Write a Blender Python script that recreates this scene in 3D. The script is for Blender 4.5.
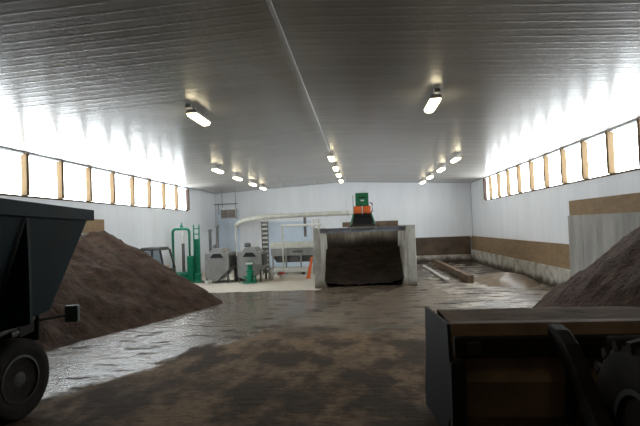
import bpy, bmesh, math, random
from mathutils import Vector, Matrix, noise

for o in list(bpy.data.objects):
    bpy.data.objects.remove(o)
scene = bpy.context.scene
C = scene.collection
random.seed(7)
R = math.radians

# ------------------------------------------------------------------ camera
F = 519.0                                   # focal length in pixels of a 640 wide frame
CAMZ = 2.75
cam_d = bpy.data.cameras.new('camera')
cam_d.sensor_width = 36.0
cam_d.lens = F / 640.0 * 36.0
cam_d.clip_end = 300
cam = bpy.data.objects.new('camera', cam_d)
C.objects.link(cam)
yc = Vector((40, -13, -F)).normalized()     # world +Y seen in camera axes
zc = Vector((-math.sin(R(2.2)), math.cos(R(2.2)), 0))
zc = (zc - yc * zc.dot(yc)).normalized()
xc = yc.cross(zc)
rot = Matrix((xc, yc, zc))                  # camera axes -> world
cam.matrix_world = Matrix.Translation((0, 0, CAMZ)) @ rot.to_4x4()
scene.camera = cam

# ------------------------------------------------------------------ world and exposure
world = bpy.data.worlds.new('overcast_sky')
scene.world = world
world.use_nodes = True
world.node_tree.nodes['Background'].inputs[0].default_value = (0.86, 0.92, 1.0, 1)
world.node_tree.nodes['Background'].inputs[1].default_value = 1.0
scene.view_settings.view_transform = 'Standard'
scene.view_settings.look = 'None'
scene.view_settings.gamma = 1.0
scene.view_settings.use_curve_mapping = False
scene.view_settings.exposure = 0.12
PANE_LIGHT = 15.0
LAMP_LIGHT = 10.0

# ------------------------------------------------------------------ materials
def mat(name, col, rough=0.6, metal=0.0, col2=None, scale=3.0, stretch=(1, 1, 1), lo=0.35, hi=0.65,
        bump=0.0, bscale=30.0, rough2=None, spec=0.5, emit=None, estr=0.0, detail=6.0, bdist=0.02, coat=0.0):
    m = bpy.data.materials.new(name)
    m.use_nodes = True
    nt = m.node_tree
    b = nt.nodes['Principled BSDF']
    b.inputs['Base Color'].default_value = (*col, 1)
    b.inputs['Roughness'].default_value = rough
    b.inputs['Metallic'].default_value = metal
    b.inputs['Specular IOR Level'].default_value = spec
    b.inputs['Coat Weight'].default_value = coat
    tc = nt.nodes.new('ShaderNodeNewGeometry')
    mp = nt.nodes.new('ShaderNodeMapping')
    mp.inputs['Scale'].default_value = stretch
    nt.links.new(tc.outputs['Position'], mp.inputs['Vector'])
    if col2 is not None:
        n = nt.nodes.new('ShaderNodeTexNoise')
        n.inputs['Scale'].default_value = scale
        n.inputs['Detail'].default_value = detail
        n.inputs['Roughness'].default_value = 0.62
        nt.links.new(mp.outputs[0], n.inputs['Vector'])
        r = nt.nodes.new('ShaderNodeValToRGB')
        r.color_ramp.elements[0].position = lo
        r.color_ramp.elements[1].position = hi
        r.color_ramp.elements[0].color = (*col, 1)
        r.color_ramp.elements[1].color = (*col2, 1)
        nt.links.new(n.outputs['Fac'], r.inputs[0])
        nt.links.new(r.outputs[0], b.inputs['Base Color'])
        if rough2 is not None:
            q = nt.nodes.new('ShaderNodeMapRange')
            q.inputs[1].default_value = lo
            q.inputs[2].default_value = hi
            q.inputs[3].default_value = rough
            q.inputs[4].default_value = rough2
            nt.links.new(n.outputs['Fac'], q.inputs[0])
            nt.links.new(q.outputs[0], b.inputs['Roughness'])
    if bump > 0:
        n2 = nt.nodes.new('ShaderNodeTexNoise')
        n2.inputs['Scale'].default_value = bscale
        n2.inputs['Detail'].default_value = 5.0
        nt.links.new(mp.outputs[0], n2.inputs['Vector'])
        bp = nt.nodes.new('ShaderNodeBump')
        bp.inputs['Strength'].default_value = bump
        bp.inputs['Distance'].default_value = bdist
        nt.links.new(n2.outputs['Fac'], bp.inputs['Height'])
        nt.links.new(bp.outputs[0], b.inputs['Normal'])
    if emit is not None:
        b.inputs['Emission Color'].default_value = (*emit, 1)
        b.inputs['Emission Strength'].default_value = estr
    return m

def add_low_tone(m, z0, z1, col, wob):         # second colour mixed in low down, with an uneven upper edge
    nt = m.node_tree
    b = nt.nodes['Principled BSDF']
    src = b.inputs['Base Color'].links[0].from_socket
    g = nt.nodes.new('ShaderNodeNewGeometry')
    sp = nt.nodes.new('ShaderNodeSeparateXYZ')
    nt.links.new(g.outputs['Position'], sp.inputs[0])
    n = nt.nodes.new('ShaderNodeTexNoise')
    n.inputs['Scale'].default_value = 1.5
    nt.links.new(g.outputs['Position'], n.inputs['Vector'])
    a = nt.nodes.new('ShaderNodeMath'); a.operation = 'MULTIPLY_ADD'
    nt.links.new(n.outputs['Fac'], a.inputs[0]); a.inputs[1].default_value = wob
    nt.links.new(sp.outputs[2], a.inputs[2])
    r = nt.nodes.new('ShaderNodeMapRange'); r.interpolation_type = 'SMOOTHSTEP'
    nt.links.new(a.outputs[0], r.inputs[0])
    r.inputs[1].default_value = z0 + wob * 0.5
    r.inputs[2].default_value = z1 + wob * 0.5
    x = nt.nodes.new('ShaderNodeMix'); x.data_type = 'RGBA'
    nt.links.new(r.outputs[0], x.inputs[0])
    x.inputs[6].default_value = (*col, 1)
    nt.links.new(src, x.inputs[7])
    nt.links.new(x.outputs[2], b.inputs['Base Color'])

M = {}
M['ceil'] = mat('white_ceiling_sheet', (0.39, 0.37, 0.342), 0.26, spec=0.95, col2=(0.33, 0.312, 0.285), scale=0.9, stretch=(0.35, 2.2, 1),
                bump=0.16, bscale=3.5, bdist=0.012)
M['wall'] = mat('white_wall_sheet', (0.86, 0.89, 0.94), 0.42, col2=(0.79, 0.82, 0.87), scale=0.8, stretch=(1, 1, 0.25))
M['backing'] = mat('wall_backing', (0.5, 0.5, 0.5), 0.8)
M['pane'] = mat('daylit_pane', (0.9, 0.9, 0.9), 0.5, emit=(0.90, 0.965, 1.0), estr=PANE_LIGHT)
M['post'] = mat('pine_post', (0.115, 0.075, 0.036), 0.8, spec=0.2, col2=(0.085, 0.055, 0.028), scale=5, stretch=(4, 4, 0.5))
M['darkpost'] = mat('dark_red_post', (0.035, 0.018, 0.013), 0.8, spec=0.2, col2=(0.022, 0.012, 0.01), scale=5)
M['ply'] = mat('brown_plywood', (0.30, 0.20, 0.105), 0.65, col2=(0.22, 0.145, 0.08), scale=1.6, stretch=(1, 1, 3), bump=0.1)
M['plydark'] = mat('stained_plywood', (0.05, 0.034, 0.024), 0.7, col2=(0.12, 0.08, 0.05), scale=0.9, stretch=(1, 1, 1.6))
M['conc'] = mat('grey_concrete', (0.46, 0.45, 0.42), 0.85, col2=(0.30, 0.29, 0.27), scale=1.3, stretch=(1.5, 1.5, 0.35), bump=0.25)
M['concbay'] = mat('weathered_bay_concrete', (0.43, 0.42, 0.37), 0.85, col2=(0.22, 0.20, 0.165), scale=2.2, stretch=(1, 1, 0.4), bump=0.4, bscale=12)
M['concdirty'] = mat('mud_splashed_concrete', (0.55, 0.53, 0.48), 0.85, col2=(0.20, 0.165, 0.125), scale=1.7, lo=0.42, hi=0.7, bump=0.3)
add_low_tone(M['concdirty'], 0.1, 0.45, (0.06, 0.043, 0.03), 0.5)
M['soil'] = mat('dark_compost', (0.028, 0.0155, 0.0105), 0.95, col2=(0.075, 0.046, 0.031), scale=2.2, bump=1.0, bscale=9, bdist=0.08, spec=0.2)
M['soil2'] = mat('chocolate_compost', (0.036, 0.023, 0.018), 0.95, col2=(0.08, 0.052, 0.04), scale=2.5, bump=1.0, bscale=9, bdist=0.08, spec=0.2)
M['baysoil'] = mat('black_compost', (0.016, 0.011, 0.008), 0.95, col2=(0.034, 0.023, 0.015), scale=2, bump=0.8, bscale=8, bdist=0.06, spec=0.2)
M['slurry'] = mat('brown_slurry', (0.20, 0.14, 0.085), 0.35, col2=(0.10, 0.065, 0.04), scale=1.2, bump=0.5, bscale=5)
M['bayboard'] = mat('bay_board', (0.30, 0.26, 0.20), 0.8, col2=(0.13, 0.105, 0.075), scale=1.8, stretch=(3, 1, 0.35), bump=0.2)
add_low_tone(M['bayboard'], 1.7, 2.5, (0.022, 0.015, 0.010), 0.7)  # boards turn near black towards the bottom
add_low_tone(M['concbay'], 0.0, 0.5, (0.10, 0.075, 0.05), 0.5)
M['body'] = mat('dark_teal_paint', (0.006, 0.019, 0.027), 0.6, col2=(0.009, 0.013, 0.014), scale=1.6, spec=0.12)
M['iron'] = mat('black_iron', (0.010, 0.009, 0.008), 0.7, spec=0.15, col2=(0.020, 0.017, 0.014), scale=5, bump=0.15)
M['rubber'] = mat('dusty_rubber', (0.012, 0.0105, 0.0095), 0.85, spec=0.2, col2=(0.024, 0.02, 0.016), scale=4, bump=0.3)
M['rim'] = mat('grimy_rim', (0.03, 0.026, 0.022), 0.6, col2=(0.015, 0.013, 0.012), scale=6)
M['taillamp'] = mat('green_grey_housing', (0.05, 0.085, 0.078), 0.5)
M['bucketin'] = mat('earth_coated_steel', (0.30, 0.205, 0.135), 0.8, col2=(0.16, 0.11, 0.075), scale=1.3, bump=0.4, bscale=9)
M['bucketside'] = mat('blue_black_steel', (0.016, 0.021, 0.032), 0.55, spec=0.2, col2=(0.022, 0.021, 0.02), scale=3)
M['green'] = mat('green_paint', (0.0, 0.21, 0.115), 0.4, col2=(0.0, 0.16, 0.09), scale=4)
M['dkgreen'] = mat('machine_green', (0.015, 0.16, 0.065), 0.45, col2=(0.01, 0.11, 0.05), scale=4)
M['orange'] = mat('orange_paint', (0.75, 0.15, 0.025), 0.45, col2=(0.6, 0.11, 0.02), scale=5)
M['steel'] = mat('grey_steel', (0.33, 0.33, 0.32), 0.45, 0.35, col2=(0.25, 0.25, 0.245), scale=2)
M['steeldk'] = mat('dark_grey_steel', (0.12, 0.12, 0.12), 0.5, 0.3, col2=(0.08, 0.08, 0.08), scale=3)  # plain dark grey for pipes, legs, rails and panels
M['black'] = mat('black_plastic', (0.012, 0.013, 0.015), 0.4)
M['cabglass'] = mat('tinted_glass', (0.22, 0.27, 0.30), 0.08, spec=0.8)
M['yellow'] = mat('yellow_orange_paint', (0.65, 0.33, 0.03), 0.5)
M['white'] = mat('white_plastic', (0.72, 0.72, 0.70), 0.4, col2=(0.62, 0.62, 0.60), scale=4)
M['cream'] = mat('cream_duct', (0.56, 0.56, 0.50), 0.6, col2=(0.42, 0.42, 0.37), scale=3, bump=0.2, bscale=8)
M['paleblue'] = mat('pale_blue_panel', (0.64, 0.74, 0.86), 0.4, col2=(0.58, 0.68, 0.80), scale=2)
M['red'] = mat('red_label', (0.55, 0.05, 0.03), 0.5)
M['lamp'] = mat('warm_lamp_glass', (0.9, 0.85, 0.7), 0.3, emit=(1.0, 0.86, 0.56), estr=LAMP_LIGHT)
M['conduit'] = mat('grey_conduit', (0.42, 0.41, 0.39), 0.5)
M['earth'] = mat('damp_brown_earth', (0.15, 0.095, 0.055), 0.9, spec=0.2, col2=(0.09, 0.058, 0.035), scale=3, bump=0.6, bscale=14)
M['timber'] = mat('muddy_timber', (0.18, 0.115, 0.065), 0.75, col2=(0.07, 0.045, 0.028), scale=2, bump=0.3)
M['beam'] = mat('grey_painted_beam', (0.24, 0.255, 0.29), 0.5, col2=(0.17, 0.175, 0.19), scale=3)

def floor_material():
    m = bpy.data.materials.new('muddy_concrete_floor')
    m.use_nodes = True
    nt = m.node_tree
    L = nt.links.new
    b = nt.nodes['Principled BSDF']
    g = nt.nodes.new('ShaderNodeNewGeometry')
    sep = nt.nodes.new('ShaderNodeSeparateXYZ')
    L(g.outputs['Position'], sep.inputs[0])
    def math_(op, a, bb=None, c=None):
        n = nt.nodes.new('ShaderNodeMath')
        n.operation = op
        for i, v in enumerate((a, bb, c)):
            if v is None:
                continue
            if isinstance(v, (int, float)):
                n.inputs[i].default_value = v
            else:
                L(v, n.inputs[i])
        return n.outputs[0]
    def noise_(scale, stretch=(1, 1, 1), detail=6, rough=0.6, rotz=0.0):
        mp = nt.nodes.new('ShaderNodeMapping')
        mp.inputs['Scale'].default_value = stretch
        mp.inputs['Rotation'].default_value = (0, 0, rotz)
        L(g.outputs['Position'], mp.inputs[0])
        n = nt.nodes.new('ShaderNodeTexNoise')
        n.inputs['Scale'].default_value = scale
        n.inputs['Detail'].default_value = detail
        n.inputs['Roughness'].default_value = rough
        L(mp.outputs[0], n.inputs['Vector'])
        return n.outputs['Fac']
    def ramp(v, a, c):
        n = nt.nodes.new('ShaderNodeMapRange')
        n.interpolation_type = 'SMOOTHSTEP'
        L(v, n.inputs[0])
        n.inputs[1].default_value = a
        n.inputs[2].default_value = c
        return n.outputs[0]
    def mix(f, c1, c2):
        n = nt.nodes.new('ShaderNodeMix')
        n.data_type = 'RGBA'
        L(f, n.inputs[0])
        for k, c in ((6, c1), (7, c2)):
            if isinstance(c, tuple):
                n.inputs[k].default_value = (*c, 1)
            else:
                L(c, n.inputs[k])
        return n.outputs[2]
    X, Y = sep.outputs[0], sep.outputs[1]
    n_big = noise_(0.45)
    n_mid = noise_(1.0, (1, 0.6, 1), rotz=0.35)
    n_fine = noise_(9.0)
    # wet film left of a line that runs from (-5.3, 8.8) to (-1.8, 15.9)
    d = math_('SUBTRACT', math_('MULTIPLY_ADD', Y, 0.49, -9.6), X)           # >0 on the pile side
    d = math_('ADD', d, math_('MULTIPLY', math_('SUBTRACT', n_mid, 0.5), 2.4))
    wet = ramp(d, -0.15, 0.35)
    # wet haze in the middle of the hall
    wet2 = math_('MULTIPLY', ramp(math_('ADD', Y, math_('MULTIPLY', math_('SUBTRACT', n_big, 0.5), 9.0)), 12.5, 16.5), 0.75)
    wet = math_('MAXIMUM', wet, wet2)
    # dry pale slab in the far left working area
    dry = math_('MULTIPLY', ramp(math_('ADD', Y, math_('MULTIPLY', n_mid, 1.2)), 23.3, 23.9), ramp(math_('MULTIPLY', X, -1.0), 1.75, 2.0))
    wet = math_('MULTIPLY', wet, math_('SUBTRACT', 1.0, dry))
    crumbs = ramp(noise_(1.5, (0.6, 1.5, 1), rotz=-0.5, rough=0.72), 0.53, 0.60)
    mud = mix(ramp(n_mid, 0.42, 0.6), (0.060, 0.043, 0.030), (0.235, 0.16, 0.098))
    mud = mix(math_('MULTIPLY', ramp(noise_(5.0, (0.8, 1.6, 1), rough=0.75), 0.48, 0.62), 0.75), mud, (0.075, 0.052, 0.035))
    wetc = mix(ramp(n_big, 0.35, 0.65), (0.075, 0.058, 0.043), (0.145, 0.108, 0.074))
    wetc = mix(crumbs, wetc, (0.045, 0.030, 0.022))
    right = ramp(X, 2.6, 3.4)
    foam = math_('MULTIPLY', math_('MULTIPLY', ramp(noise_(0.9, (1, 1.3, 1), rough=0.7), 0.5, 0.58), right), ramp(Y, 15.0, 18.0))
    col = mix(wet, mud, wetc)
    corner = math_('MULTIPLY', ramp(math_('ADD', Y, math_('MULTIPLY', n_mid, 5.0)), 27.5, 30.0), ramp(X, 2.3, 2.6))
    col = mix(corner, col, (0.040, 0.026, 0.017))
    col = mix(foam, col, (0.42, 0.37, 0.30))
    col = mix(dry, col, mix(n_mid, (0.44, 0.40, 0.34), (0.56, 0.52, 0.45)))
    L(col, b.inputs['Base Color'])
    film = math_('MULTIPLY', wet, math_('SUBTRACT', 1.0, math_('MULTIPLY', crumbs, 0.9)))
    for (sock, a, c) in (('Roughness', 0.85, 0.13), ('Specular IOR Level', 0.15, 1.0)):
        rg = nt.nodes.new('ShaderNodeMapRange')
        L(film, rg.inputs[0])
        rg.inputs[3].default_value = a
        rg.inputs[4].default_value = c
        L(rg.outputs[0], b.inputs[sock])
    bp = nt.nodes.new('ShaderNodeBump')
    bp.inputs['Distance'].default_value = 0.05
    bp.inputs['Strength'].default_value = 0.55
    h = math_('ADD', math_('MULTIPLY', noise_(3.0, (0.6, 1.8, 1), rotz=-0.4), 1.6), math_('MULTIPLY', n_fine, 0.5))
    L(h, bp.inputs['Height'])
    L(bp.outputs[0], b.inputs['Normal'])
    return m
M['floor'] = floor_material()

# ------------------------------------------------------------------ mesh helpers
class MB:
    def __init__(s):
        s.v = []; s.f = []
    def add(s, vs, fs):
        n = len(s.v)
        s.v += [tuple(p) for p in vs]
        s.f += [tuple(i + n for i in q) for q in fs]
        return s
    def box(s, x0, x1, y0, y1, z0, z1):
        vs = [(x, y, z) for z in (z0, z1) for y in (y0, y1) for x in (x0, x1)]
        return s.add(vs, [(0, 2, 3, 1), (4, 5, 7, 6), (0, 1, 5, 4), (2, 6, 7, 3), (0, 4, 6, 2), (1, 3, 7, 5)])
    def hexa(s, vs):                        # 8 points ordered like box()
        return s.add(vs, [(0, 2, 3, 1), (4, 5, 7, 6), (0, 1, 5, 4), (2, 6, 7, 3), (0, 4, 6, 2), (1, 3, 7, 5)])
    def prism(s, pts, axis, a, b):          # polygon in the plane across `axis`, extruded from a to b
        n = len(pts)
        def p3(p, t):
            return {'x': (t, p[0], p[1]), 'y': (p[0], t, p[1]), 'z': (p[0], p[1], t)}[axis]
        vs = [p3(p, a) for p in pts] + [p3(p, b) for p in pts]
        fs = [tuple(range(n)), tuple(range(2 * n - 1, n - 1, -1))]
        fs += [(i, i + n, (i + 1) % n + n, (i + 1) % n) for i in range(n)]
        return s.add(vs, fs)
    def tube(s, path, r, n=10, r2=None):
        path = [Vector(p) for p in path]
        rings = []
        up = Vector((0, 0, 1))
        for i, p in enumerate(path):
            t = ((path[i + 1] if i + 1 < len(path) else p) - (path[i - 1] if i else p)).normalized()
            a = t.cross(up)
            if a.length < 1e-3:
                a = t.cross(Vector((0, 1, 0)))
            a.normalize()
            b = t.cross(a)
            rr = r if r2 is None else r + (r2 - r) * i / (len(path) - 1)
            rings.append([p + (a * math.cos(2 * math.pi * k / n) + b * math.sin(2 * math.pi * k / n)) * rr for k in range(n)])
        vs = [q for ring in rings for q in ring]
        fs = [(i * n + k, i * n + (k + 1) % n, (i + 1) * n + (k + 1) % n, (i + 1) * n + k)
              for i in range(len(path) - 1) for k in range(n)]
        fs += [tuple(range(n - 1, -1, -1)), tuple(range((len(path) - 1) * n, len(path) * n))]
        return s.add(vs, fs)
    def lathe(s, prof, axis='z', n=24, c=(0, 0, 0)):   # profile of (radius, along-axis)
        vs = []
        for (r, h) in prof:
            for k in range(n):
                a = 2 * math.pi * k / n
                u, w = r * math.cos(a), r * math.sin(a)
                q = {'z': (u, w, h), 'x': (h, u, w), 'y': (u, h, w)}[axis]
                vs.append((q[0] + c[0], q[1] + c[1], q[2] + c[2]))
        m = len(prof)
        fs = [(i * n + k, i * n + (k + 1) % n, (i + 1) * n + (k + 1) % n, (i + 1) * n + k) for i in range(m - 1) for k in range(n)]
        fs += [tuple(range(n)), tuple(range((m - 1) * n, m * n))]
        return s.add(vs, fs)
    def mesh(s, name, smooth=False):
        me = bpy.data.meshes.new(name)
        me.from_pydata(s.v, [], s.f)
        bm = bmesh.new(); bm.from_mesh(me)
        bmesh.ops.recalc_face_normals(bm, faces=bm.faces)
        bm.to_mesh(me); bm.free()
        if smooth:
            for p in me.polygons:
                p.use_smooth = True
        return me
    def build(s, name, m, parent=None, smooth=False, bevel=0.0):
        me = s.mesh(name, smooth)
        me.materials.append(M[m])
        return link(name, me, parent, bevel)

def link(name, me, parent=None, bevel=0.0, loc=None, rotz=None):
    o = bpy.data.objects.new(name, me)
    C.objects.link(o)
    if parent is not None:
        o.parent = parent
    if loc is not None:
        o.location = loc
    if rotz is not None:
        o.rotation_euler = (0, 0, rotz)
    if bevel > 0:
        md = o.modifiers.new('bevel', 'BEVEL')
        md.width = bevel
        md.segments = 2
        md.limit_method = 'ANGLE'
    return o

def tag(o, label, cat, group=None, kind=None):
    o['label'] = label
    o['category'] = cat
    if group: o['group'] = group
    if kind: o['kind'] = kind
    return o

def struct(o, label=None):
    o['kind'] = 'structure'
    if label: o['label'] = label
    return o

def thing(name, label, cat, loc=(0, 0, 0), rotz=0.0, group=None):
    o = bpy.data.objects.new(name, None)
    o.empty_display_size = 0.2
    C.objects.link(o)
    o.location = loc
    o.rotation_euler = (0, 0, rotz)
    return tag(o, label, cat, group)

def copy_tree(o, parent=None):
    c = o.copy()
    C.objects.link(c)
    c.parent = parent
    for ch in [x for x in bpy.data.objects if x.parent == o]:
        copy_tree(ch, c)
    return c

# ------------------------------------------------------------------ the hall
XL, XR, Y0, Y1 = -10.55, 7.92, -7.0, 37.3
RX, RZ, EZ = -1.13, CAMZ + 3.20, CAMZ + 2.73
SILL, HEAD = 4.10, 5.42
def ceil_z(x):
    return RZ - (RZ - EZ) * abs(x - RX) / ((XR - XL) / 2)

fl = MB().box(XL - 0.3, XR + 0.3, Y0 - 0.3, Y1 + 0.3, -0.3, 0.0).build('floor', 'floor')
struct(fl, 'concrete floor, muddy and wet near the piles and pale in the far corner')

# ceiling: backing slabs with ribbed liner sheets below, each sheet runs from the ridge to the eave
SH = 0.914
def sheet_profile(w, rib=0.0016, major=3):
    pts = []
    step = w / major
    for i in range(major):
        a = i * step
        pts += [(a, 0.0), (a + step * 0.30, 0.0), (a + step * 0.34, rib * 0.25), (a + step * 0.40, rib * 0.25), (a + step * 0.44, 0.0),
                (a + step * 0.72, 0.0), (a + step * 0.80, rib), (a + step * 0.92, rib)]
    pts.append((w - 0.004, 0.0))
    return pts
def ribbed(w, length, name, m):             # sheet in local XY: x along the sheet (0..length), y across, ribs rise to -z
    mb = MB()
    pr = sheet_profile(w)
    vs = [(x, y, -h) for x in (0.0, length) for (y, h) in pr]
    n = len(pr)
    mb.add(vs, [(i, i + 1, n + i + 1, n + i) for i in range(n - 1)])
    me = mb.mesh(name)
    me.materials.append(M[m])
    return me
ceiling = MB()
for sgn, xe in ((-1, XL), (1, XR)):
    ceiling.add([(RX, Y0, RZ + 0.04), (xe, Y0, EZ + 0.04), (xe, Y1, EZ + 0.04), (RX, Y1, RZ + 0.04),
                 (RX, Y0, RZ + 0.2), (xe, Y0, EZ + 0.2), (xe, Y1, EZ + 0.2), (RX, Y1, RZ + 0.2)],
                [(0, 1, 2, 3), (4, 5, 6, 7), (0, 1, 5, 4), (1, 2, 6, 5), (2, 3, 7, 6), (3, 0, 4, 7)])
ceiling = struct(ceiling.build('ceiling', 'backing'), 'white ribbed metal ceiling with a low ridge')
half = (XR - XL) / 2
slope_len = math.hypot(half, RZ - EZ)
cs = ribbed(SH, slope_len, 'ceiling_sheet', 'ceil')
tilt = math.atan2(RZ - EZ, half)
k = 0
y = Y1
rr = random.Random(3)
while y > Y0:
    y -= SH
    for sgn in (-1, 1):
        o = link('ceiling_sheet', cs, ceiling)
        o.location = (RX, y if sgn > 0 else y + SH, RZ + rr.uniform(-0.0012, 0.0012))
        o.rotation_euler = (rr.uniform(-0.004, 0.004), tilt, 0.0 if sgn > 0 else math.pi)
cap = MB().tube([(RX, Y0 + 0.1, RZ - 0.065), (RX, 21.5, RZ - 0.065)], 0.035, 8).build('conduit', 'conduit')
tag(cap, 'thin grey conduit running along the ceiling ridge', 'conduit')

# walls: upright ribbed sheets on a backing
def wall_sheets(parent, length_runs, side):
    for (a, b, z0, z1) in length_runs:
        n = max(1, round((b - a) / SH))
        w = (b - a) / n
        me = ribbed(w, z1 - z0, 'wall_sheet', 'wall')
        for i in range(n):
            o = link('wall_sheet', me, parent)
            # local x -> up, local y -> along wall, local -z -> into the room
            if side == 'left':              # into the room = +X, along = -Y... (x up, y along, z = -X)
                Mx = Matrix(((0, 0, -1), (0, 1, 0), (1, 0, 0)))
                loc = (XL + 0.03, a + i * w, z0)
            elif side == 'right':
                Mx = Matrix(((0, 0, 1), (0, -1, 0), (1, 0, 0)))
                loc = (XR - 0.03, a + (i + 1) * w, z0)
            else:                           # far wall, into the room = -Y
                Mx = Matrix(((0, 1, 0), (0, 0, 1), (1, 0, 0)))
                loc = (a + i * w, Y1 - 0.03, z0)
            o.matrix_local = Matrix.Translation(loc) @ Mx.to_4x4()

def side_wall(name, x0, x1, y_first, y_last):
    mb = MB()
    mb.box(x0, x1, Y0, Y1, 0, SILL - 0.06)
    mb.box(x0, x1, y_last, Y1, SILL - 0.06, EZ + 0.1)
    mb.box(x0, x1, Y0, y_first, SILL - 0.06, EZ + 0.1)
    mb.box(x0, x1, y_first, y_last, HEAD + 0.03, EZ + 0.1)
    return mb.build(name, 'backing')
LP = [31.2 - 1.943 * i for i in range(10)]             # post lines, left
RP = [33.1] + [31.75 - 1.865 * i for i in range(11)]    # post lines, right
wl = struct(side_wall('wall_left', XL - 0.2, XL, LP[-1], LP[0]), 'left wall of white ribbed sheets under a strip of windows')
wr = struct(side_wall('wall_right', XR, XR + 0.2, RP[-1], RP[0]), 'right wall of white ribbed sheets under a strip of windows')
wf = struct(MB().box(XL - 0.2, XR + 0.2, Y1, Y1 + 0.2, 0, RZ + 0.2).build('wall_far', 'backing'), 'white ribbed end wall of the hall')
wb = struct(MB().box(XL - 0.2, XR + 0.2, Y0 - 0.2, Y0, 0, RZ + 0.2).build('wall_back', 'plydark'))
wall_sheets(wl, [(20.05, LP[0], 0, SILL - 0.06), (LP[0], Y1 - 0.05, 0, EZ), (10, 20.05, 3.3, SILL - 0.06), (Y0, 10, 3.3, EZ)], 'left')
wall_sheets(wr, [(19.4, RP[0], 1.7, SILL - 0.06), (RP[0], Y1 - 0.05, 1.7, EZ), (8, 19.4, 3.3, SILL - 0.06), (Y0, 8, 3.3, EZ)], 'right')
wall_sheets(wf, [(XL + 0.05, 2.2, 0, RZ + 0.03), (2.2, XR - 0.05, 1.7, RZ + 0.03)], 'far')

# windows: one opening per bay
wn = 0
for (posts, xs, inn) in ((LP, XL, 1), (RP, XR, -1)):
    for i in range(len(posts) - 1):
        b, a = posts[i], posts[i + 1]
        wn += 1
        fr = MB()
        xa, xb = sorted((xs - inn * 0.18, xs + inn * 0.05))
        fr.box(xa, xb, a + 0.002, b - 0.002, SILL - 0.06, SILL)
        w = struct(fr.build('window_%d' % wn, 'post'))
        MB().box(xa, xb, a + 0.002, b - 0.002, HEAD - 0.02, HEAD + 0.03).build('head_trim', 'wall', w)
        w['label'] = 'daylit clerestory window between pine posts'
        xa, xb = sorted((xs - inn * 0.10, xs - inn * 0.06))
        MB().box(xa, xb, a + 0.07, b - 0.07, SILL, HEAD - 0.02).build('pane', 'pane', w)
        pa, pb = sorted((xs - inn * 0.12, xs + inn * 0.13))
        MB().box(pa, pb, b - 0.075, b + 0.075, SILL, HEAD + 0.02).build('post', 'darkpost' if i == 0 else 'post', w, bevel=0.006)

# tall concrete push wall with a timber band, both sides, in the near part
def push_wall(name, xa, xb, ya, yb, zc0, zt, band_x, label):
    p = struct(MB().box(xa, xb, ya, yb, 0, zc0 - 0.002).build(name, 'conc'), label)
    n = round((yb - ya) / 1.22)
    w = (yb - ya) / n
    sgn = 1 if xa < 0 else -1
    face = xb if sgn > 0 else xa
    f0, f1 = sorted((face, face + sgn * 0.03))
    me = MB().box(f0, f1, 0, w - 0.012, 0.0, zc0).mesh('concrete_panel'); me.materials.append(M['conc'])
    b0, b1 = sorted((band_x, band_x + sgn * 0.06))
    mp = MB().box(b0, b1, 0, 2 * w - 0.008, zc0 + 0.002, zt).mesh('plywood_sheet'); mp.materials.append(M['ply'])
    for i in range(n):
        link('concrete_panel', me, p, 0.008, loc=(0, yb - (i + 1) * w, 0))
        if i % 2 == 1:
            link('plywood_sheet', mp, p, loc=(0, yb - (i + 1) * w, 0))
    return p
push_wall('trim_1', XR - 0.40, XR - 0.02, Y0, 19.4, 2.85, 3.38, XR - 0.30, 'tall concrete push wall with plywood band on the right')
push_wall('trim_2', XL + 0.02, XL + 0.40, Y0, 20.05, 2.85, 3.38, XL + 0.30, 'tall concrete push wall with plywood band on the left')
# low concrete kerb and plywood wainscot in the far right corner
t3 = struct(MB().box(XR - 0.22, XR - 0.02, 19.42, Y1 - 0.02, 0, 0.82).build('trim_3', 'concdirty'), 'low mud splashed concrete upstand along the right wall')
n = 7
w = (Y1 - 0.05 - 19.42) / n
mp = MB().box(XR - 0.12, XR - 0.04, 0, w - 0.008, 0.822, 1.77).mesh('plywood_sheet'); mp.materials.append(M['ply'])
for i in range(n):
    link('plywood_sheet', mp, t3, loc=(0, 19.42 + i * w, 0))
t4 = struct(MB().box(2.6, XR - 0.24, Y1 - 0.2, Y1 - 0.02, 0, 0.5).build('trim_4', 'concdirty'), 'dark stained boarding along the end wall')
w = (XR - 0.24 - 2.6) / 2
mp = MB().box(0, w - 0.008, Y1 - 0.16, Y1 - 0.06, 0.502, 1.77).mesh('plywood_sheet'); mp.materials.append(M['plydark'])
for i in range(2):
    link('plywood_sheet', mp, t4, loc=(2.6 + i * w, 0, 0))
# pale blue panels on the end wall
for i, (a, b, z1) in enumerate(((XL + 0.25, -8.75, 4.3), (-6.7, -3.5, 3.25))):
    d = struct(MB().box(a, b, Y1 - 0.12, Y1 - 0.06, 0.0, z1).build('door_%d' % (i + 1), 'paleblue'), 'pale blue door panel in the end wall')
    for q in range(2 if i == 0 else 3):
        ww = (b - a) / (2 if i == 0 else 3)
        MB().box(a + q * ww + 0.02, a + (q + 1) * ww - 0.02, Y1 - 0.15, Y1 - 0.125, 0.05, z1 - 0.05).build('door_leaf', 'paleblue', d)

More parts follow.
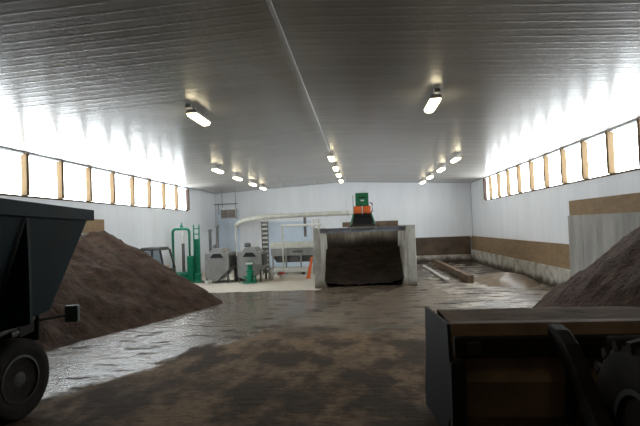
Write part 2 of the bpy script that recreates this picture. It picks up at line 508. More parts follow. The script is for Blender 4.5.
# ------------------------------------------------------------------ heaps
def heap(name, x0, x1, y0, y1, step, hf, m, label, cat, kind=None):
    nx, ny = int((x1 - x0) / step) + 1, int((y1 - y0) / step) + 1
    vs, keep = [], {}
    hs = [[hf(x0 + i * step, y0 + j * step) for i in range(nx)] for j in range(ny)]
    fs = []
    def vid(i, j):
        if (i, j) not in keep:
            keep[(i, j)] = len(vs)
            vs.append((x0 + i * step, y0 + j * step, max(hs[j][i], -0.03)))
        return keep[(i, j)]
    for j in range(ny - 1):
        for i in range(nx - 1):
            if max(hs[j][i], hs[j][i + 1], hs[j + 1][i], hs[j + 1][i + 1]) > 0:
                fs.append((vid(i, j), vid(i + 1, j), vid(i + 1, j + 1), vid(i, j + 1)))
    mb = MB(); mb.add(vs, fs)
    o = mb.build(name, m, smooth=True)
    return tag(o, label, cat, kind=kind)
def rough(x, y, s=1.0):
    v = Vector((x, y, 0))
    return s * (0.16 * noise.noise(v * 0.9) + 0.09 * noise.noise(v * 2.3 + Vector((5, 1, 0))) + 0.05 * noise.noise(v * 6.1))
def interp(t, pts):
    if t <= pts[0][0]: return pts[0][1]
    for (a, va), (b, vb) in zip(pts, pts[1:]):
        if t <= b:
            return va + (vb - va) * (t - a) / (b - a)
    return pts[-1][1]
def h_left(x, y):
    wall = -9.8
    xb = interp(y, [(5, -9.0), (8, -8.5), (12.5, -7.55), (15, -6.65), (19.2, -5.35)])
    if y > 19.2:
        d = math.hypot((x - wall) / 4.45, (y - 19.2) / 3.4)
        z = 2.9 * (1 - d)
    else:
        z = (xb - x) * 0.655
    z = min(z, 2.9)
    # erosion gullies run down the slope
    g = 0.15 * noise.noise(Vector((y * 1.5 + x * 0.5, x * 0.2, 3))) + 0.07 * noise.noise(Vector((y * 4.2 + x, x * 0.5, 8)))
    return z + (rough(x, y) + g) * min(1, max(0, z * 2 + 0.25))
heap('compost_heap', -10.1, -4.6, 5.0, 23.2, 0.11, h_left, 'soil', 'tall brown compost heap against the left wall behind the dump trailer', 'heap')
def h_right(x, y):
    cx, cy, H = 7.5, 11.6, 3.55
    if y < cy:
        d = abs(x - cx) / 3.3
    else:
        d = math.hypot((x - cx) / 3.3, (y - cy) / 7.0)
    z = H * (1 - d)
    z = min(z, (y - 8.2) * 0.9)
    return z + rough(x, y, 1.1) * min(1, max(0, z * 2 + 0.25))
heap('compost_heap', 3.0, 7.47, 8.0, 19.2, 0.11, h_right, 'soil2', 'dark brown compost heap against the right wall behind the loader bucket', 'heap')
def h_sl(x, y):
    d = math.hypot((x - 6.5) / 1.3, (y - 24.3) / 2.6)
    return 0.38 * (1 - d * d) + rough(x, y, 0.8) * max(0.0, 1 - d)
heap('slurry_mound', 5.05, 7.68, 21.0, 28.0, 0.1, h_sl, 'slurry', 'low light brown slurry mound by the right wall upstand', 'mound')

# ------------------------------------------------------------------ composting bay
bay = thing('composting_bay', 'open fronted concrete composting bay with weathered side walls', 'bay', (0, 23.4, 0))
def slab(xa, xb, sgn):
    # slightly flared lower inner edge, ragged top
    mb = MB()
    mb.prism([(xa, 0), (xb, 0), (xb, 2.72), (xa, 2.72)], 'y', 0.0, 5.0)
    return mb.build('side_wall', 'concbay', bay, bevel=0.03)
slab(-2.13, -1.88, 1)
slab(2.06, 2.45, -1)
for i in range(13):
    x = -1.87 + i * (3.92 / 13)
    top = 2.62 if x < -0.95 else 2.93
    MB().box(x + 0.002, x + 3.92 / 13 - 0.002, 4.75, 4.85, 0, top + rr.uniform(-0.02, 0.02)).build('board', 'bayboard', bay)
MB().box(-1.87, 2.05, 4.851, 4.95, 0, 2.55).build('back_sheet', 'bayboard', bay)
MB().box(-0.95, 2.04, 4.66, 4.74, 2.72, 2.98).build('top_rail', 'timber', bay, bevel=0.01)
bm_ = MB()
bm_.box(-1.87, 2.05, 0.55, 0.80, 2.66, 2.69).box(-1.87, 2.05, 0.55, 0.80, 2.47, 2.50).box(-1.87, 2.05, 0.655, 0.695, 2.50, 2.66)
bm_.build('cross_beam', 'beam', bay)
# buttress feet of the side walls
MB().prism([(-1.879, 0), (-1.62, 0), (-1.72, 0.3), (-1.79, 1.2), (-1.82, 2.3), (-1.879, 2.6)], 'y', 0.02, 4.72).build('flared_lining', 'concbay', bay)
MB().prism([(2.059, 0), (1.80, 0), (1.90, 0.3), (1.97, 1.2), (2.0, 2.3), (2.059, 2.6)], 'y', 0.02, 4.72).build('flared_lining', 'concbay', bay)
def h_bay(x, y):
    z = min(1.6, 0.1 + (y - 23.95) * 0.42 + 0.35 * abs(x) * abs(x) * 0.12) + rough(x * 1.3, y * 1.3, 1.0)
    return max(z, 0.02)
heap('compost_fill', -1.86, 2.04, 23.95, 28.13, 0.1, h_bay, 'baysoil', 'black compost filling the open concrete bay', 'compost')

# compost turner standing on the beam of the bay
tn = thing('compost_turner', 'green and orange compost turner standing on the concrete bay', 'machine', (0.13, 24.08, 2.69))
mb = MB()
for s in (-1, 1):
    mb.box(-0.55, 0.55, s * 0.26 - 0.03, s * 0.26 + 0.03, 0.06, 0.14)
mb.box(-0.58, -0.50, -0.29, 0.29, 0.0, 0.06).box(0.50, 0.58, -0.29, 0.29, 0.0, 0.06)
mb.build('base_frame', 'black', tn)
for s in (-1, 1):
    for q in (-0.26, 0.26):
        MB().tube([(s * 0.56, q, 0.12), (s * 0.40, q, 0.64)], 0.035, 8).build('side_strut', 'dkgreen', tn)
MB().box(-0.47, 0.47, -0.22, 0.22, 0.145, 0.44).build('gearbox', 'black', tn, bevel=0.03)
MB().box(-0.42, 0.42, -0.24, 0.24, 0.44, 0.62).build('deck', 'iron', tn, bevel=0.02)
for s in (-1, 1):
    MB().lathe([(0.06, -0.29), (0.155, -0.27), (0.155, -0.15), (0.06, -0.145)], 'y', 16, (s * 0.19, 0, 0.80)).build('motor', 'orange', tn)
    MB().box(s * 0.205 - 0.19, s * 0.205 + 0.19, -0.14, 0.16, 0.625, 0.98).build('motor_housing', 'orange', tn, bevel=0.04)
MB().box(-0.30, 0.31, -0.20, 0.22, 0.985, 1.58).build('control_cabinet', 'dkgreen', tn, bevel=0.03)
MB().box(-0.06, 0.10, -0.225, -0.203, 1.20, 1.26).build('cabinet_plate', 'white', tn)
MB().box(-0.16, 0.17, -0.215, -0.201, 1.34, 1.40).build('cabinet_grille', 'black', tn)
MB().tube([(-0.41, -0.1, 0.63), (-0.41, -0.1, 1.50)], 0.022, 8).build('mast', 'steel', tn)
MB().tube([(0.36, -0.1, 0.63), (0.46, -0.1, 0.72), (0.46, -0.1, 1.08), (0.36, -0.1, 1.12)], 0.03, 8).build('hose', 'black', tn)
for s in (-1, 1):
    MB().tube([(s * 0.60, -0.3, -0.02), (s * 0.60, -0.3, -0.36)], 0.03, 8).build('drop_arm', 'steeldk', tn)
MB().tube([(-0.62, -0.3, -0.02), (0.62, -0.3, -0.02)], 0.028, 8).build('cross_tube', 'steel', tn)

# low kerbs right of the bay
for (xa, xb, ya, yb, h, m, lab) in ((4.72, 5.0, 23.8, 34.5, 0.36, 'timber', 'dark muddy timber kerb lying along the floor right of the bay'),
                                    (3.85, 4.05, 24.6, 33.5, 0.12, 'conc', 'low pale kerb strip on the wet floor beside the timber kerb')):
    tag(MB().box(xa, xb, ya, yb, 0, h).build('floor_kerb', m, bevel=0.02), lab, 'kerb')

# ------------------------------------------------------------------ far working area
# green tubular frame with a ladder mast
gf = thing('pump_stand', 'bright green tubular pump stand with arched pipe and ladder mast', 'machine', (-9.6, 27.7, 0))
arch = [(-0.62, 0, 0.45), (-0.62, 0, 2.75)] + [(-0.62 + 0.2 - 0.2 * math.cos(a), 0, 2.75 + 0.2 * math.sin(a)) for a in (0.4, 0.8, 1.2, 1.57)]
arch += [(0.1, 0, 2.95)] + [(0.1 + 0.2 * math.sin(a), 0, 2.75 + 0.2 * math.cos(a)) for a in (0.4, 0.8, 1.2, 1.57)] + [(0.30, 0, 0.35)]
MB().tube(arch, 0.075, 12).build('arched_pipe', 'green', gf, smooth=True)
MB().lathe([(0.04, 3.03), (0.09, 3.03), (0.09, 3.12), (0.04, 3.14), (0.03, 3.3)], 'z', 12, (-0.12, 0, 0)).build('valve', 'green', gf)
MB().box(0.17, 0.50, -0.12, 0.14, 0.1, 1.45).build('column', 'green', gf, bevel=0.02)
for s in (0.50, 0.80):
    MB().box(s, s + 0.06, 0.02, 0.10, 0.06, 3.15).build('mast_rail', 'green', gf)
for i in range(9):
    MB().box(0.56, 0.80, 0.03, 0.09, 0.5 + i * 0.30, 0.56 + i * 0.30).build('rung', 'green', gf)
MB().box(0.52, 0.84, 0.11, 0.14, 0.4, 2.35).build('mast_plate', 'green', gf)
MB().box(-0.72, 0.96, -0.3, 0.3, 0, 0.1).build('base_plate', 'green', gf, bevel=0.02)
MB().lathe([(0.1, 0.0), (0.24, 0.02), (0.24, 0.42), (0.12, 0.46)], 'x', 16, (-0.62, -0.05, 0.36)).build('pump_motor', 'green', gf, smooth=False)
MB().lathe([(0.05, 0.1), (0.20, 0.12), (0.20, 0.5), (0.08, 0.62)], 'z', 16, (0.02, -0.1, 0)).build('pump_volute', 'green', gf)
MB().tube([(-0.05, -0.02, 2.87), (-0.05, -0.02, 2.15)], 0.07, 10).build('sight_glass', 'white', gf)
MB().tube([(-0.05, -0.02, 2.15), (-0.05, -0.02, 0.5)], 0.085, 10).build('riser', 'steeldk', gf)
MB().box(0.62, 0.94, -0.27, -0.02, 0.1, 0.5).build('junction_box', 'green', gf, bevel=0.02)

# dark cab of a small vehicle behind the heap
vc = thing('skid_loader', 'small black cabbed loader half hidden behind the left compost heap', 'vehicle', (-9.62, 23.75, 0))
MB().box(-0.55, 0.65, -0.75, 0.9, 0.35, 1.05).build('body', 'black', vc, bevel=0.06)
MB().hexa([(-0.55, -0.55, 1.95), (0.45, -0.55, 1.95), (-0.55, 0.75, 1.95), (0.45, 0.75, 1.95), (-0.5, -0.5, 2.10), (0.35, -0.5, 2.10), (-0.5, 0.7, 2.10), (0.35, 0.7, 2.10)]).build('roof', 'black', vc, bevel=0.03)
for (a, b) in (((-0.55, -0.6), (-0.52, -0.5)), ((0.62, -0.6), (0.42, -0.5)), ((-0.55, 0.8), (-0.52, 0.7)), ((0.62, 0.8), (0.42, 0.7)), ((0.05, -0.62), (0.05, -0.52))):
    MB().tube([(a[0], a[1], 1.05), (b[0], b[1], 1.97)], 0.05, 8).build('cab_post', 'black', vc)
MB().hexa([(-0.5, -0.60, 1.06), (0.58, -0.60, 1.06), (-0.5, -0.58, 1.06), (0.58, -0.58, 1.06), (-0.48, -0.52, 1.94), (0.40, -0.52, 1.94), (-0.48, -0.50, 1.94), (0.40, -0.50, 1.94)]).build('windshield', 'cabglass', vc)
MB().box(-0.3, 0.0, -0.1, 0.3, 1.05, 1.6).build('seat', 'black', vc, bevel=0.05)
MB().box(0.66, 0.80, -0.7, -0.4, 0.95, 1.25).build('marker_lamp', 'yellow', vc, bevel=0.03)
for (x, yy) in ((-0.62, -0.5), (0.62, -0.5), (-0.62, 0.6), (0.62, 0.6)):
    MB().lathe([(0.2, -0.11), (0.33, -0.11), (0.38, -0.06), (0.38, 0.06), (0.33, 0.11), (0.2, 0.11)], 'x', 20, (x, yy, 0.38)).build('wheel', 'rubber', vc)

# grey steel hoppers
def hopper(x, label):
    h = thing('steel_hopper', label, 'hopper', (x, 27.0, 0), group='grey hoppers on the pale slab')
    w = 1.30
    body = [(0, 0.30), (0.52, 0.10), (0.62, 0.10), (w, 0.72), (w, 1.60), (0, 1.60)]
    MB().prism(body, 'y', 0.0, 1.7).build('body', 'steel', h, bevel=0.015)
    MB().prism([(0.22, 1.601), (1.08, 1.601), (0.88, 1.82), (0.42, 1.82)], 'y', 0.05, 1.6).build('lid', 'steel', h, bevel=0.01)
    MB().prism([(0.30, 1.34), (1.02, 1.34), (0.84, 1.56), (0.46, 1.56)], 'y', -0.03, 0.0).build('hatch', 'black', h)
    for (a, b) in ((0.02, 0.05), (1.16, 0.05), (0.02, 1.6), (1.16, 1.6)):
        MB().box(a, a + 0.09, b, b + 0.09, 0, 0.8 if a > 0.5 else 0.35).build('leg', 'steeldk', h)
    MB().lathe([(0.16, 1.82), (0.18, 1.84), (0.18, 2.0), (0.1, 2.06)], 'z', 16, (0.4, 0.8, 0)).build('inlet_cap', 'steeldk', h)
    MB().box(w + 0.001, w + 0.05, 0.2, 1.5, 0.85, 1.45).build('side_panel', 'steeldk', h, bevel=0.01)
    for q in (0.0, w / 2 - 0.02, w - 0.04):
        MB().box(q, q + 0.04, -0.012, 0.0, 0.75, 1.33).build('rib', 'steel', h)
    return h
hopper(-8.27, 'grey steel hopper next to the green pump stand')
hopper(-6.52, 'grey steel hopper behind the small green pump')
for (x, yy, z1, lab) in ((-8.85, 30.1, 2.75, 'dark upright pipe rising behind the left grey hopper'), (-8.45, 30.2, 2.95, 'tall dark pipe between hopper and end wall')):
    v = thing('vent_pipe', lab, 'pipe', (x, yy, 0))
    MB().tube([(0, 0, 0), (0, 0, z1)], 0.09, 10).build('pipe', 'steeldk', v)
    MB().lathe([(0.05, z1), (0.14, z1 + 0.02), (0.14, z1 + 0.10), (0.04, z1 + 0.16)], 'z', 12).build('cap', 'steeldk', v)
# control cabinet and piping between the hoppers
mb = thing('control_cabinet', 'dark control cabinet standing between the two grey hoppers', 'cabinet', (-6.82, 27.8, 0))
MB().box(-0.0, 0.22, 0, 0.9, 0.08, 1.35).build('body', 'steeldk', mb, bevel=0.02)
MB().box(0.02, 0.2, -0.015, 0.0, 0.2, 1.28).build('door', 'steeldk', mb)
MB().box(-0.02, 0.24, -0.02, 0.92, 0, 0.08).build('plinth', 'black', mb)

# small green pump in front of the right hopper
gp = thing('green_pump', 'small green pump standing before the right hopper', 'pump', (-5.75, 26.55, 0))
MB().box(-0.36, 0.30, -0.2, 0.25, 0, 0.09).build('base', 'green', gp, bevel=0.02)
MB().lathe([(0.1, 0.09), (0.16, 0.1), (0.16, 0.55), (0.21, 0.58), (0.21, 0.66), (0.13, 0.68), (0.13, 0.95)], 'z', 16).build('casing', 'green', gp, smooth=False)
MB().lathe([(0.17, 0.95), (0.19, 0.97), (0.19, 1.1), (0.12, 1.13)], 'z', 16).build('motor_cap', 'dkgreen', gp)
MB().tube([(0.1, 0, 0.35), (0.27, 0, 0.35), (0.27, 0, 0.12)], 0.06, 10).build('outlet', 'green', gp)
MB().tube([(-0.1, 0, 0.3), (-0.34, 0, 0.3)], 0.07, 10).build('inlet', 'green', gp)
MB().box(-0.17, 0.17, -0.19, -0.10, 0.98, 1.08).build('name_plate', 'white', gp)

# ceiling hung heater
ht = thing('unit_heater', 'grey unit heater hung high in the far left corner', 'heater', (-8.66, 34.0, 3.53))
MB().box(-0.50, 0.50, -0.28, 0.28, 0, 0.72).build('casing', 'steel', ht, bevel=0.02)
for i in range(2):
    fr = MB().box(-0.46 + i * 0.48, -0.02 + i * 0.48, -0.31, -0.281, 0.08, 0.62).build('louvre_panel', 'black', ht)
    for q in range(5):
        MB().box(-0.44 + i * 0.48, -0.04 + i * 0.48, -0.335, -0.311, 0.13 + q * 0.095, 0.17 + q * 0.095).build('louvre', 'timber', fr)
for s in (-0.45, 0.45):
    MB().tube([(s, 0, 0.72), (s, 0, ceil_z(-8.66 + s) - 3.53 - 0.015)], 0.02, 6).build('hanger_rod', 'steeldk', ht)
MB().tube([(-1.0, 0, 1.0), (0.6, 0, 1.0)], 0.035, 8).build('gas_pipe', 'steeldk', ht)
MB().tube([(-0.7, 0, 1.0), (-0.7, 0, 0.35), (-0.5, 0, 0.35)], 0.03, 8).build('gas_drop', 'steeldk', ht)

# pale air duct
du = thing('air_duct', 'long cream coloured air duct running above the tank to the bay', 'duct', (-4, 33.0, 0))
MB().tube([(-4.0, 0, 3.02), (-3.75, 0, 3.25), (-3.3, 0, 3.42), (-2.4, 0, 3.52), (-0.8, 0, 3.58), (1.6, 0, 3.60), (3.7, 0, 3.60)], 0.15, 14).build('pipe', 'cream', du, smooth=True)
for i, x in enumerate((-2.4, -1.0, 0.5, 1.9, 3.3)):
    MB().lathe([(0.155, -0.05), (0.185, -0.05), (0.185, 0.05), (0.155, 0.05)], 'x', 14, (x, 0, interp(x, [(-2.4, 3.5), (-0.8, 3.58), (1.6, 3.60)]))).build('collar', 'cream', du)
for x in (-1.0, 1.2, 3.2):
    MB().tube([(x, 0, 3.70), (x, 0, ceil_z(x - 4) - 0.015)], 0.007, 6).build('hanger', 'white', du)
MB().tube([(0.5, 0, 3.45), (0.5, 0, 2.2)], 0.09, 10).build('branch', 'steeldk', du)
MB().tube([(-4.0, 0, 3.0), (-4.0, 0, 0.0)], 0.05, 8).build('standpipe', 'cream', du)

# ladder
ld = thing('ladder', 'black upright ladder with pale rungs by the tank', 'ladder', (-5.8, 31.3, 0))
for s in (-0.21, 0.17):
    MB().box(s, s + 0.05, 0, 0.06, 0, 3.25).build('rail', 'steeldk', ld)
for i in range(11):
    MB().box(-0.16, 0.17, 0.0, 0.06, 0.3 + i * 0.27, 0.40 + i * 0.27).build('rung', 'cream', ld)
MB().box(-0.16, 0.17, 0.065, 0.09, 0.1, 3.2).build('back_plate', 'steeldk', ld)

# long tank on a frame
tk = thing('flotation_tank', 'long grey tank with pale rim standing on a frame at the end wall', 'tank', (-4.1, 31.0, 0))
MB().box(-1.35, 1.4, 0, 1.5, 1.56, 1.92).build('rim', 'cream', tk, bevel=0.03)
MB().prism([(-1.30, 1.12), (1.35, 1.12), (1.38, 1.555), (-1.33, 1.555)], 'y', 0.05, 1.45).build('trough', 'steel', tk)
MB().prism([(-1.0, 0.72), (1.2, 0.72), (1.34, 1.118), (-1.29, 1.118)], 'y', 0.2, 1.3).build('hull', 'steeldk', tk)
for x in (-1.25, -0.45, 0.45, 1.2):
    MB().box(x, x + 0.09, 0.02, 0.12, 0, 1.55).build('leg', 'steel', tk)
MB().box(-1.1, 0.9, -0.55, -0.30, 0.18, 0.42).build('skid_beam', 'white', tk, bevel=0.02)
for x in (-0.9, 0.6):
    MB().box(x, x + 0.12, -0.30, 0.1, 0.0, 0.2).build('foot', 'steeldk', tk)
MB().box(0.0, 0.55, 0.02, 0.048, 1.3, 1.42).build('name_plate', 'steeldk', tk)
# handrail pipe that leads to the bay
hr = thing('white_rail', 'white horizontal pipe rail between the tank and the bay wall', 'rail', (-3.9, 29.2, 0))
MB().tube([(-0.6, 0, 2.92), (1.75, 0, 2.92)], 0.07, 10).build('pipe', 'white', hr)
for x in (-0.5, 1.32, 1.6):
    MB().tube([(x, 0, 0), (x, 0, 2.86 if x < 0 else 3.25)], 0.045, 8).build('post', 'cream', hr)

# orange marker, pail and small things
om = thing('orange_marker', 'orange plastic marker board leaning beside the bay wall', 'marker', (-2.85, 28.2, 0))
MB().hexa([(-0.16, -0.03, 0.0), (0.04, -0.03, 0.0), (-0.16, 0.0, 0.0), (0.04, 0.0, 0.0), (0.10, 0.10, 1.15), (0.22, 0.10, 1.15), (0.10, 0.13, 1.15), (0.22, 0.13, 1.15)]).build('board', 'orange', om)
MB().hexa([(-0.20, -0.05, 0.0), (0.08, -0.05, 0.0), (-0.20, 0.02, 0.0), (0.08, 0.02, 0.0), (-0.19, -0.045, 0.06), (0.085, -0.045, 0.06), (-0.19, 0.025, 0.06), (0.085, 0.025, 0.06)]).build('foot', 'orange', om)
pl = thing('pail', 'white plastic pail with red label on the pale slab', 'pail', (-4.45, 28.7, 0))
MB().lathe([(0.14, 0.0), (0.17, 0.40), (0.185, 0.40), (0.185, 0.43), (0.16, 0.43), (0.13, 0.05)], 'z', 20).build('body', 'white', pl, smooth=False)
MB().lathe([(0.163, 0.22), (0.175, 0.36), (0.165, 0.36), (0.155, 0.22)], 'z', 20).build('label_band', 'red', pl)
MB().tube([(-0.185, 0, 0.41), (-0.15, -0.12, 0.36), (0, -0.19, 0.30), (0.15, -0.12, 0.36), (0.185, 0, 0.41)], 0.01, 6).build('handle', 'steel', pl)
for (nm, x, yy, hh, r, m, lab) in (('cup', -8.05, 26.6, 0.20, 0.10, 'white', 'small white cup on the floor by the left hopper'),
                                   ('jug', -5.02, 28.6, 0.55, 0.15, 'white', 'white jug on the slab between hopper and tank')):
    t = thing(nm, lab, 'container', (x, yy, 0))
    MB().lathe([(r * 0.8, 0), (r, 0.02), (r, hh * 0.75), (r * 0.5, hh * 0.9), (r * 0.5, hh)], 'z', 16).build('body', m, t)
    MB().lathe([(r * 0.55, hh), (r * 0.55, hh + 0.03), (r * 0.3, hh + 0.035)], 'z', 12).build('cap', 'steel', t)

# ------------------------------------------------------------------ ceiling lamps
def lamp(x, y, label):
    zc_ = ceil_z(x)
    t = thing('ceiling_lamp', label, 'lamp', (x, y, zc_ - 0.02), group='ceiling lamps')
    for q in (-0.4, 0.4):
        MB().box(-0.04, 0.04, q - 0.03, q + 0.03, -0.09, -0.005).build('bracket', 'conduit', t)
    MB().prism([(-0.10, -0.09), (0.10, -0.09), (0.135, -0.15), (0.13, -0.17), (-0.13, -0.17), (-0.135, -0.15)], 'y', -0.60, 0.60).build('housing', 'conduit', t, bevel=0.01)
    MB().prism([(-0.125, -0.171), (0.125, -0.171), (0.11, -0.23), (0.06, -0.26), (-0.06, -0.26), (-0.11, -0.23)], 'y', -0.57, 0.57).build('lens', 'lamp', t, bevel=0.01)
    MB().box(-0.06, 0.06, -0.85, -0.72, -0.10, -0.005).build('junction_box', 'conduit', t, bevel=0.01)
    MB().tube([(0, -0.72, -0.05), (0, -0.43, -0.05)], 0.015, 6).build('feed_conduit', 'conduit', t)
near = 'lit warm ceiling lamp above the muddy floor, '
lamp(-3.94, 12.75, near + 'left of the ridge conduit')
lamp(1.84, 12.55, near + 'right of the ridge conduit')
for (yy, w) in ((3.6, 'over the camera'), (-4.0, 'behind the camera')):  # unseen lamps added to light the loader bucket and the foreground
    lamp(-3.98, yy, 'added unseen fill lamp %s, left of the ridge' % w)
    lamp(1.86, yy, 'added unseen fill lamp %s, right of the ridge' % w)
order = ('nearest', 'second nearest', 'second farthest', 'farthest')
for i in range(4):
    lamp(-6.31, (23.0, 26.8, 30.7, 34.0)[i], order[i] + ' lit lamp of the left row of four')
    lamp(4.23, (22.8, 26.8, 31.0, 34.5)[i], order[i] + ' lit lamp of the right row of four')
    lamp(RX, (22.6, 26.6, 30.2, 34.0)[i], order[i] + ' lit lamp of the row under the ridge')

# ------------------------------------------------------------------ dump trailer on the left
dt = thing('dump_trailer', 'dark steel dump trailer at the left edge with tapered open body', 'trailer', (-5.38, 7.6, 0), R(12.6))
XT0, XT1, XB0, XB1 = -2.1, 0.56, -1.7, 0.08       # top and bottom half widths
YT0, YT1, YB0, YB1 = -3.6, 2.27, -3.0, 1.35
ZT, ZB = 3.23, 1.445
def ring(i):                                     # inset i
    return [(XT0 + i, YT0 + i, ZT), (XT1 - i, YT0 + i, ZT), (XT1 - i, YT1 - i, ZT), (XT0 + i, YT1 - i, ZT)], \
           [(XB0 + i, YB0 + i, ZB + i), (XB1 - i, YB0 + i, ZB + i), (XB1 - i, YB1 - i, ZB + i), (XB0 + i, YB1 - i, ZB + i)]
(a, b), (c, d) = ring(0), ring(0.06)
MB().add(a + b + c + d, [(i, (i + 1) % 4, 4 + (i + 1) % 4, 4 + i) for i in range(4)] + [(4, 5, 6, 7)] +
         [(8 + i, 12 + i, 12 + (i + 1) % 4, 8 + (i + 1) % 4) for i in range(4)] + [(12, 13, 14, 15)] +
         [(i, 8 + i, 8 + (i + 1) % 4, (i + 1) % 4) for i in range(4)]).build('body', 'body', dt)
mb = MB()
mb.box(XT0 - 0.05, XT1 + 0.05, YT1 - 0.02, YT1 + 0.07, ZT - 0.18, ZT + 0.03)
mb.box(XT0 - 0.05, XT1 + 0.05, YT0 - 0.07, YT0 + 0.02, ZT - 0.18, ZT + 0.03)
mb.box(XT1 - 0.02, XT1 + 0.05, YT0 + 0.02, YT1 - 0.02, ZT - 0.18, ZT + 0.03)
mb.box(XT0 - 0.05, XT0 + 0.02, YT0 + 0.02, YT1 - 0.02, ZT - 0.18, ZT + 0.03)
mb.build('top_rail', 'body', dt, bevel=0.012)
for yy in (-2.7, -0.75):
    for (xt, xb, s) in ((XT1, XB1, 1), (XT0, XB0, -1)):
        MB().prism([(xt + s * 0.0, ZT - 0.2), (xt + s * 0.02, ZT - 0.9), (xt + s * 0.02, ZB + 0.1), (xb, ZB)], 'y', yy - 0.05, yy + 0.05).build('side_rib', 'body', dt)
for s in (XB0 + 0.35, XB1 - 0.45):
    MB().box(s, s + 0.12, -4.6, 1.2, 1.18, 1.44).build('chassis_rail', 'iron', dt, bevel=0.01)
MB().box(-1.5, -0.28, -0.09, 0.09, 0.5, 0.7).build('axle', 'iron', dt, bevel=0.02)
for yy in (-0.5, 0.4):
    for s in (-1.3, -0.38):
        MB().box(s, s + 0.09, yy, yy + 0.1, 0.68, 1.2).build('spring_hanger', 'iron', dt)
MB().box(-0.32, -0.02, 0.35, 0.95, 1.15, 1.43).build('hydraulic_box', 'iron', dt, bevel=0.03)
MB().tube([(-0.05, -0.9, 1.32), (-0.05, 0.95, 1.38)], 0.045, 10).build('hydraulic_line', 'rim', dt)
MB().tube([(-0.1, 0.1, 1.25), (-0.1, 0.75, 1.25)], 0.075, 12).build('cylinder', 'rim', dt)
MB().box(-1.7, 0.0, 1.05, 1.13, 0.98, 1.44).build('rear_bumper', 'iron', dt, bevel=0.02)
MB().tube([(0.0, 1.1, 1.32), (0.40, 1.6, 1.32)], 0.025, 8).build('lamp_bracket', 'iron', dt)
tl = MB().box(0.26, 0.50, 1.55, 1.67, 1.18, 1.48).build('tail_lamp', 'taillamp', dt, bevel=0.02)
MB().box(-1.1, -0.6, -5.6, -4.55, 0.9, 1.1).build('drawbar', 'iron', dt, bevel=0.02)
def wheel(parent, x, yy, r, w, rz, side):
    wz = bpy.data.objects.new('wheel', None)
    C.objects.link(wz); wz.parent = parent
    wz.location = (x, yy, r); wz.rotation_euler = (0, 0, rz)
    h = w / 2
    MB().lathe([(r * 0.56, -h * 0.8), (r * 0.72, -h), (r * 0.9, -h * 0.98), (r * 0.985, -h * 0.8), (r, -h * 0.4), (r, h * 0.4), (r * 0.985, h * 0.8), (r * 0.9, h * 0.98),
                (r * 0.72, h), (r * 0.56, h * 0.8)], 'x', 40).build('tyre', 'rubber', wz, smooth=True)
    s = side
    MB().lathe([(r * 0.60, s * h * 0.74), (r * 0.60, s * h * 0.92), (r * 0.54, s * h * 0.95), (r * 0.5, s * h * 0.6), (r * 0.46, s * h * 0.35), (r * 0.2, s * h * 0.5), (r * 0.18, s * h * 0.8), (r * 0.08, s * h * 0.85)],
               'x', 32).build('rim', 'rim', wz, smooth=False)
    for k in range(8):
        a_ = k * math.pi / 4
        MB().lathe([(0.018, s * h * 0.38), (0.018, s * h * 0.56)], 'x', 6, (0, r * 0.34 * math.cos(a_), r * 0.34 * math.sin(a_))).build('wheel_nut', 'iron', wz)
    return wz
wheel(dt, -0.02, 0.0, 0.61, 0.42, R(-22), 1)
wheel(dt, -1.68, 0.0, 0.61, 0.42, R(-12), -1)

# ------------------------------------------------------------------ wheel loader on the right
wlr = thing('wheel_loader', 'dark wheel loader front with earth coated bucket and lugged tyre at right', 'loader', (2.93, 5.15, 0), R(-1.5))
# local frame: x right, y forward, origin under the front axle line
BX0, BX1 = -2.0, 2.25
prof = [(0.92, 1.58), (0.86, 1.30), (0.80, 0.95), (0.92, 0.52), (1.25, 0.20), (2.45, 0.14)]     # back shell (y, z)
outer = [(yy, z) for yy, z in prof]
def shell(x0, x1, t):
    pts = outer + [(yy + (t if i < 4 else 0.0), z + (t if i >= 3 else 0.0)) for i, (yy, z) in reversed(list(enumerate(outer)))]
    return pts
bk = MB().prism(shell(BX0, BX1, 0.05), 'x', BX0 + 0.041, BX1 - 0.041).build('bucket_shell', 'bucketin', wlr)
side_poly = [(0.92, 1.58), (0.86, 1.30), (0.80, 0.95), (0.92, 0.52), (1.25, 0.20), (2.45, 0.14), (2.50, 0.35), (2.30, 1.0), (2.25, 1.58)]
for (x0, x1) in ((BX0, BX0 + 0.04), (BX1 - 0.04, BX1)):
    s_ = -1 if x0 < 0 else 1
    nn = len(side_poly)
    vs = [(xx + s_ * 0.13 * max(0.0, (p[0] - 0.95) / 1.4), p[0], p[1]) for xx in (x0, x1) for p in side_poly]
    MB().add(vs, [tuple(range(nn)), tuple(range(2 * nn - 1, nn - 1, -1))] + [(i, i + nn, (i + 1) % nn + nn, (i + 1) % nn) for i in range(nn)]).build('bucket_side', 'bucketside', wlr)
MB().box(BX0 + 0.041, BX1 - 0.041, 0.93, 1.10, 1.50, 1.58).build('bucket_top_plate', 'bucketin', wlr, bevel=0.01)
MB().box(BX0 + 0.041, BX1 - 0.041, 2.42, 2.60, 0.10, 0.139).build('cutting_edge', 'iron', wlr)
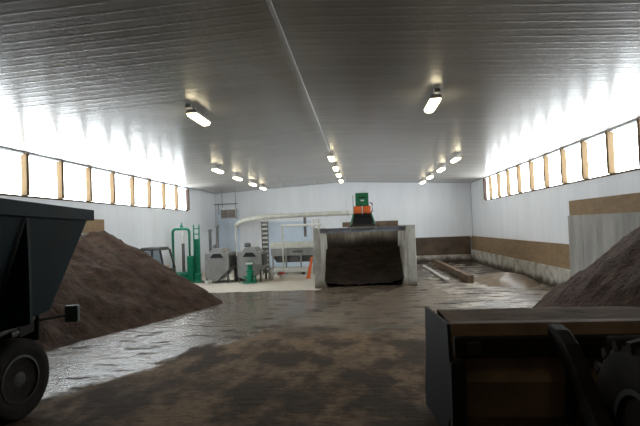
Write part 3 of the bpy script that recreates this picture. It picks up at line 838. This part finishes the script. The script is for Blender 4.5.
# earth heaped in the bucket
nx, ny = 44, 16
vs = []
for j in range(ny):
    for i in range(nx):
        x = BX0 + 0.05 + (BX1 - BX0 - 0.1) * i / (nx - 1)
        yy = 0.985 + (2.27 - 0.985) * j / (ny - 1)
        vs.append((x, yy, 1.53 + 0.4 * rough(x * 2, yy * 2, 0.5)))
n0 = len(vs)
vs += [(vs[j * nx + i][0], vs[j * nx + i][1], 0.9) for (i, j) in ((0, 0), (nx - 1, 0), (nx - 1, ny - 1), (0, ny - 1))]
fs = [(j * nx + i, j * nx + i + 1, (j + 1) * nx + i + 1, (j + 1) * nx + i) for j in range(ny - 1) for i in range(nx - 1)]
fs += [tuple([n0 + 3, n0 + 2] + [(ny - 1) * nx + i for i in range(nx - 1, -1, -1)]), tuple([n0, n0 + 1] + [i for i in range(nx - 1, -1, -1)])]
ef = MB().add(vs, fs).build('earth_load', 'earth', wlr, smooth=True)
# carrier beam, brackets and ribs on the back of the bucket
MB().box(BX0 + 0.05, BX1 - 0.05, 0.72, 0.85, 1.24, 1.46).build('carrier_beam', 'iron', wlr, bevel=0.02)
MB().box(BX0 + 0.18, BX0 + 0.33, 0.68, 0.719, 1.28, 1.42).build('beam_bracket', 'rim', wlr, bevel=0.01)
for x in (-0.95, 0.0, 0.95):
    MB().prism([(0.84, 1.19), (0.66, 1.19), (0.60, 0.8), (0.75, 0.5), (0.92, 0.45), (0.80, 0.95)], 'x', x + 0.2, x + 0.26).build('back_rib', 'iron', wlr)
MB().prism([(0.78, 1.19), (0.70, 1.18), (0.78, 0.25), (1.1, 0.16), (0.92, 0.5), (0.795, 0.95)], 'x', BX0 + 0.0, BX0 + 0.16).build('corner_gusset', 'bucketside', wlr)
# curved lift arms
for x in (-0.92, 0.95):
    mb = MB()
    path = [(0.80, 1.46), (0.55, 1.44), (0.30, 1.35), (0.06, 1.17), (-0.15, 0.96), (-0.45, 0.78)]
    top = [(yy, z + 0.13) for yy, z in path]
    bot = [(yy, z - 0.13) for yy, z in path]
    mb.prism(top + bot[::-1], 'x', x, x + 0.15)
    mb.build('lift_arm', 'iron', wlr, bevel=0.015)
MB().tube([(-0.42, 0.45, 1.40), (1.9, 0.45, 1.40)], 0.12, 14).build('cross_tube', 'iron', wlr, smooth=True)
MB().tube([(0.15, 0.7, 1.3), (0.15, -0.9, 1.7)], 0.07, 12).build('tilt_cylinder', 'iron', wlr, smooth=True)
MB().box(-0.45, 0.75, -1.4, 0.05, 0.55, 1.25).build('front_frame', 'iron', wlr, bevel=0.05)
MB().tube([(-0.55, -0.75, 0.85), (0.9, -0.75, 0.85)], 0.16, 14).build('axle', 'iron', wlr, smooth=True)
TR, TW = 0.84, 0.56
lug = MB().hexa([(-TW * 0.5, -0.06, -0.05), (0.02, 0.10, -0.03), (-TW * 0.5, 0.05, -0.05), (0.02, 0.21, -0.03),
                 (-TW * 0.5, -0.04, 0.035), (0.02, 0.115, 0.06), (-TW * 0.5, 0.03, 0.035), (0.02, 0.195, 0.06)]).mesh('lug')
lug.materials.append(M['rubber'])
lug2 = MB().hexa([(-0.02, 0.10, -0.03), (TW * 0.5, -0.06, -0.05), (-0.02, 0.21, -0.03), (TW * 0.5, 0.05, -0.05),
                  (-0.02, 0.115, 0.06), (TW * 0.5, -0.04, 0.035), (-0.02, 0.195, 0.06), (TW * 0.5, 0.03, 0.035)]).mesh('lug')
lug2.materials.append(M['rubber'])
for (x, s) in ((-0.50, -1), (1.45, 1)):
    r = TR
    h = TW / 2
    wz = MB().lathe([(r * 0.5, -h * 0.7), (r * 0.7, -h * 1.02), (r * 0.88, -h), (r * 0.95, -h * 0.85), (r * 0.965, 0), (r * 0.95, h * 0.85), (r * 0.88, h), (r * 0.7, h * 1.02), (r * 0.5, h * 0.7)], 'x', 40).build('tyre', 'rubber', wlr, smooth=True)
    wz.location = (x, -0.75, 0.88)
    MB().lathe([(r * 0.52, s * h * 0.6), (r * 0.54, s * h * 0.85), (r * 0.48, s * h * 0.85), (r * 0.42, s * h * 0.3), (r * 0.15, s * h * 0.35), (r * 0.13, s * h * 0.7), (r * 0.05, s * h * 0.72)], 'x', 28).build('rim', 'rim', wz)
    for k in range(20):
        for (me, off) in ((lug, 0.0), (lug2, 0.5)):
            a_ = 2 * math.pi * (k + off) / 20
            o = link('lug', me, wz)
            o.matrix_local = Matrix.Rotation(a_, 4, 'X') @ Matrix.Translation((0, 0, r * 0.965))
